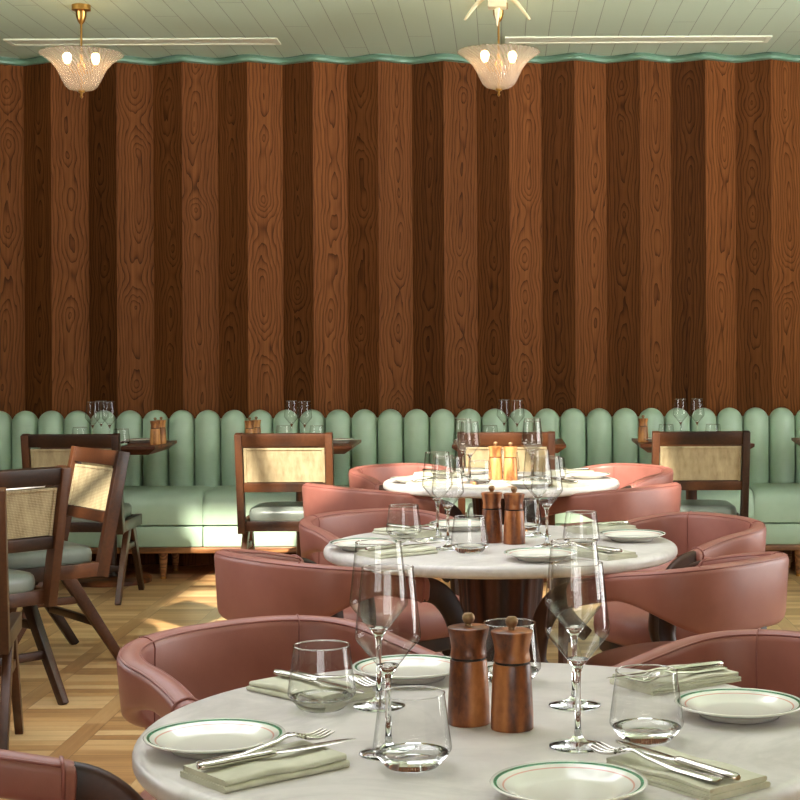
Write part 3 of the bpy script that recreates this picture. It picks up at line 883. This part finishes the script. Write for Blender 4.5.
for ti, (tx, ty) in enumerate((T1, T2, T3)):
    jit = (lambda: 0) if ti == 0 else (lambda: rj.uniform(-.008, .008))
    tn = TN[ti]
    for key, (wd, fc) in CORN.items():
        x, y = PL[key]
        put('plate', tx+x+jit(), ty+y+jit(), TZ+.0003, rj.uniform(0, 6), 'white plate with green rim band, %s side of the %s' % (wd, tn), 'green rimmed bread plates')
        x, y, a = NP[key]; nx_, ny_ = tx+x+jit(), ty+y+jit()
        an = R(a+rj.uniform(-3, 3))
        put('napkin', nx_, ny_, TZ+.0002, an, 'folded sage napkin under cutlery, %s side of the %s' % (wd, tn), 'folded napkins')
        c_, s_ = math.cos(an), math.sin(an)
        def loc(u_, v_): return nx_+c_*u_-s_*v_, ny_+s_*u_+c_*v_
        fx, fy = loc(.014, .017); kx, ky = loc(.018, -.012)
        put('fork', fx, fy, TZ+NAPH+.0008, an+R(4), 'steel dinner fork on the napkin, %s side of the %s' % (wd, tn), 'dinner forks')
        put('knife', kx, ky, TZ+NAPH+.0008, an-R(3), 'steel table knife on the napkin, %s side of the %s' % (wd, tn), 'table knives')
    for key, (x, y) in TU.items():
        if ti in EXACT: x, y = EXACT[ti]['tumbler'][key]
        wd = {'NL': 'before the left wine glasses', 'FL': 'left of all wine glasses', 'FR': 'right of all wine glasses', 'back': 'behind the pepper mills'}[key]
        put('tumbler', tx+x+jit(), ty+y+jit(), TZ+.0003, 0, 'clear angular water glass %s on the %s' % (wd, tn), 'angular water glasses')
    for key, (x, y) in WI.items():
        if ti in EXACT: x, y = EXACT[ti]['wine'][key]
        wd = {'NL': 'nearer of two left of', 'FL': 'farther of two left of', 'NR': 'nearer of two right of', 'FR': 'farther of two right of'}[key]
        put('wine', tx+x, ty+y, TZ+.0003, 0, 'empty wine glass, %s the mills on the %s' % (wd, tn), 'stemmed wine glasses')
    for k, (x, y) in enumerate(((-.022, .02), (.035, -.01))):
        wd = ('left-hand', 'right-hand')[k]
        put('mill' if ti < 2 else 'pale_mill', tx+x, ty+y, TZ+.0003, rj.uniform(0, 6), ('brown' if ti < 2 else 'pale')+' wooden pepper mill with knob, %s one on the %s' % (wd, tn), 'wooden mills')

def px(x_pix, d): return (x_pix-503)/1600*d
TAB = ['shaded table under the left lamp', 'table behind the sunlit cane chair', 'wooden table behind the farthest marble table', 'table behind the half-lit cane chair']
def side(kind, n, x_pix, d, label, group, rz=0):
    put(kind, px(x_pix, d), d, TZ+.0003, rz, label+' on the '+TAB[n], group)
G1, G2, G3, G4 = 'stemmed wine glasses', 'angular water glasses', 'wooden mills', 'green rimmed bread plates'
side('wine', 0, 92.5, 8.62, 'stemmed wine glass, leftmost of three', G1)
side('wine', 0, 101, 8.78, 'stemmed wine glass, middle of three', G1)
side('wine', 0, 109.5, 8.62, 'stemmed wine glass, rightmost of three', G1)
side('tumbler', 0, 80, 8.72, 'low water glass left of the wine glasses', G2)
side('tumbler', 0, 121, 8.50, 'low water glass right of the wine glasses', G2)
side('plate', 0, 139, 8.76, 'small white plate beside the mill pair', G4)
side('pale_mill', 0, 155, 8.56, 'pale wooden mill, front one of the pair', G3)
side('pale_mill', 0, 161, 8.65, 'pale wooden mill, rear one of the pair', G3)
side('wine', 1, 291.5, 8.66, 'stemmed wine glass, left of two', G1)
side('wine', 1, 304.5, 8.57, 'stemmed wine glass, right of two', G1)
side('tumbler', 1, 283.5, 8.80, 'low water glass under the wine glasses', G2)
side('tumbler', 1, 317, 8.78, 'low water glass right of the wine glasses', G2)
side('plate', 1, 339, 8.68, 'small plate at the right edge', G4)
side('pale_mill', 1, 249.5, 8.52, 'pale wooden mill, left of the pair', G3)
side('pale_mill', 1, 256, 8.62, 'pale wooden mill, right of the pair', G3)
side('wine', 2, 504, 8.68, 'stemmed wine glass, left of two', G1)
side('wine', 2, 517, 8.59, 'stemmed wine glass, right of two', G1)
side('tumbler', 2, 490, 8.72, 'low water glass left of the wine glasses', G2)
side('wine', 3, 680.5, 8.66, 'stemmed wine glass, left of two', G1)
side('wine', 3, 697, 8.66, 'stemmed wine glass, right of two', G1)
side('tumbler', 3, 666, 8.74, 'low water glass left of the wine glasses', G2)
side('tumbler', 3, 713, 8.74, 'low water glass right of the wine glasses', G2)
side('pale_mill', 3, 643, 8.58, 'single pale wooden mill at the left edge', G3)
side('plate', 3, 655, 8.62, 'small plate beside the single mill', G4)

# ------------------------------------------------------------------ light
w = bpy.data.worlds.new('World'); scene.world = w; w.use_nodes = True
wt = w.node_tree; bg = wt.nodes['Background']
tcw = wt.nodes.new('ShaderNodeTexCoord'); sx_ = wt.nodes.new('ShaderNodeSeparateXYZ'); wt.links.new(tcw.outputs['Generated'], sx_.inputs[0])
mr = wt.nodes.new('ShaderNodeMapRange'); mr.inputs[1].default_value = -1; mr.inputs[2].default_value = 1; wt.links.new(sx_.outputs[2], mr.inputs[0])
cr = wt.nodes.new('ShaderNodeValToRGB'); e = cr.color_ramp.elements
e[0].position = .40; e[0].color = (1.5, 1.49, 1.41, 1); e[1].position = 1; e[1].color = (.31, .312, .335, 1)
e2 = e.new(.52); e2.color = (.52, .51, .50, 1); e3 = e.new(.75); e3.color = (.38, .38, .40, 1)
wt.links.new(mr.outputs[0], cr.inputs[0]); wt.links.new(cr.outputs[0], bg.inputs[0]); bg.inputs[1].default_value = 15.5
def portal(name, loc, rot, sx, sy):
    ld = bpy.data.lights.new(name, 'AREA'); ld.shape = 'RECTANGLE'; ld.size = sx; ld.size_y = sy
    ld.cycles.is_portal = True
    o = bpy.data.objects.new(name, ld); link(o); o.location = loc; o.rotation_euler = rot
portal('daylight_roof', ((SKY[0]+SKY[1])/2, (SKY[2]+SKY[3])/2, H_CEIL+.12), (0, 0, 0), SKY[1]-SKY[0], SKY[3]-SKY[2])
portal('daylight_front', (0, YF-.07, (WF[2]+WF[3])/2), (R(90), 0, R(180)), WF[1]-WF[0], WF[3]-WF[2])
portal('daylight_left', (XL-.07, (WL[0]+WL[1])/2, (WL[2]+WL[3])/2), (R(90), 0, R(90)), WL[1]-WL[0], WL[3]-WL[2])
portal('daylight_right', (XR+.07, (WR[0]+WR[1])/2, (WR[2]+WR[3])/2), (R(90), 0, R(-90)), WR[1]-WR[0], WR[3]-WR[2])
sl = bpy.data.lights.new('sun', 'SUN'); sl.energy = 13; sl.angle = R(1.4); sl.color = (1, .93, .80)
so = link(bpy.data.objects.new('sun', sl))
el = R(35); az = Vector((.2, .98)).normalized()
d = Vector((az.x*math.cos(el), az.y*math.cos(el), -math.sin(el)))
so.rotation_euler = d.to_track_quat('-Z', 'Y').to_euler(); so.location = (-1.2, 0, 6)

scene.cycles.max_bounces = 20; scene.cycles.transmission_bounces = 20; scene.cycles.transparent_max_bounces = 16
# ------------------------------------------------------------------ camera
cd = bpy.data.cameras.new('camera'); cam = link(bpy.data.objects.new('camera', cd))
cd.sensor_fit = 'HORIZONTAL'; cd.sensor_width = 36; cd.lens = 36*1600/800
roll = .0045
cd.shift_x = -(102.8)/800; cd.shift_y = -(48.5)/800
cam.matrix_world = Matrix.Translation((0, 0, 1.24)) @ Matrix.Rotation(R(90), 4, 'X') @ Matrix.Rotation(-roll, 4, 'Z')
cd.clip_start = .05
scene.camera = cam
vs_ = scene.view_settings
vs_.view_transform = 'Standard'; vs_.look = 'None'; vs_.exposure = 0; vs_.gamma = 1
vs_.use_curve_mapping = False
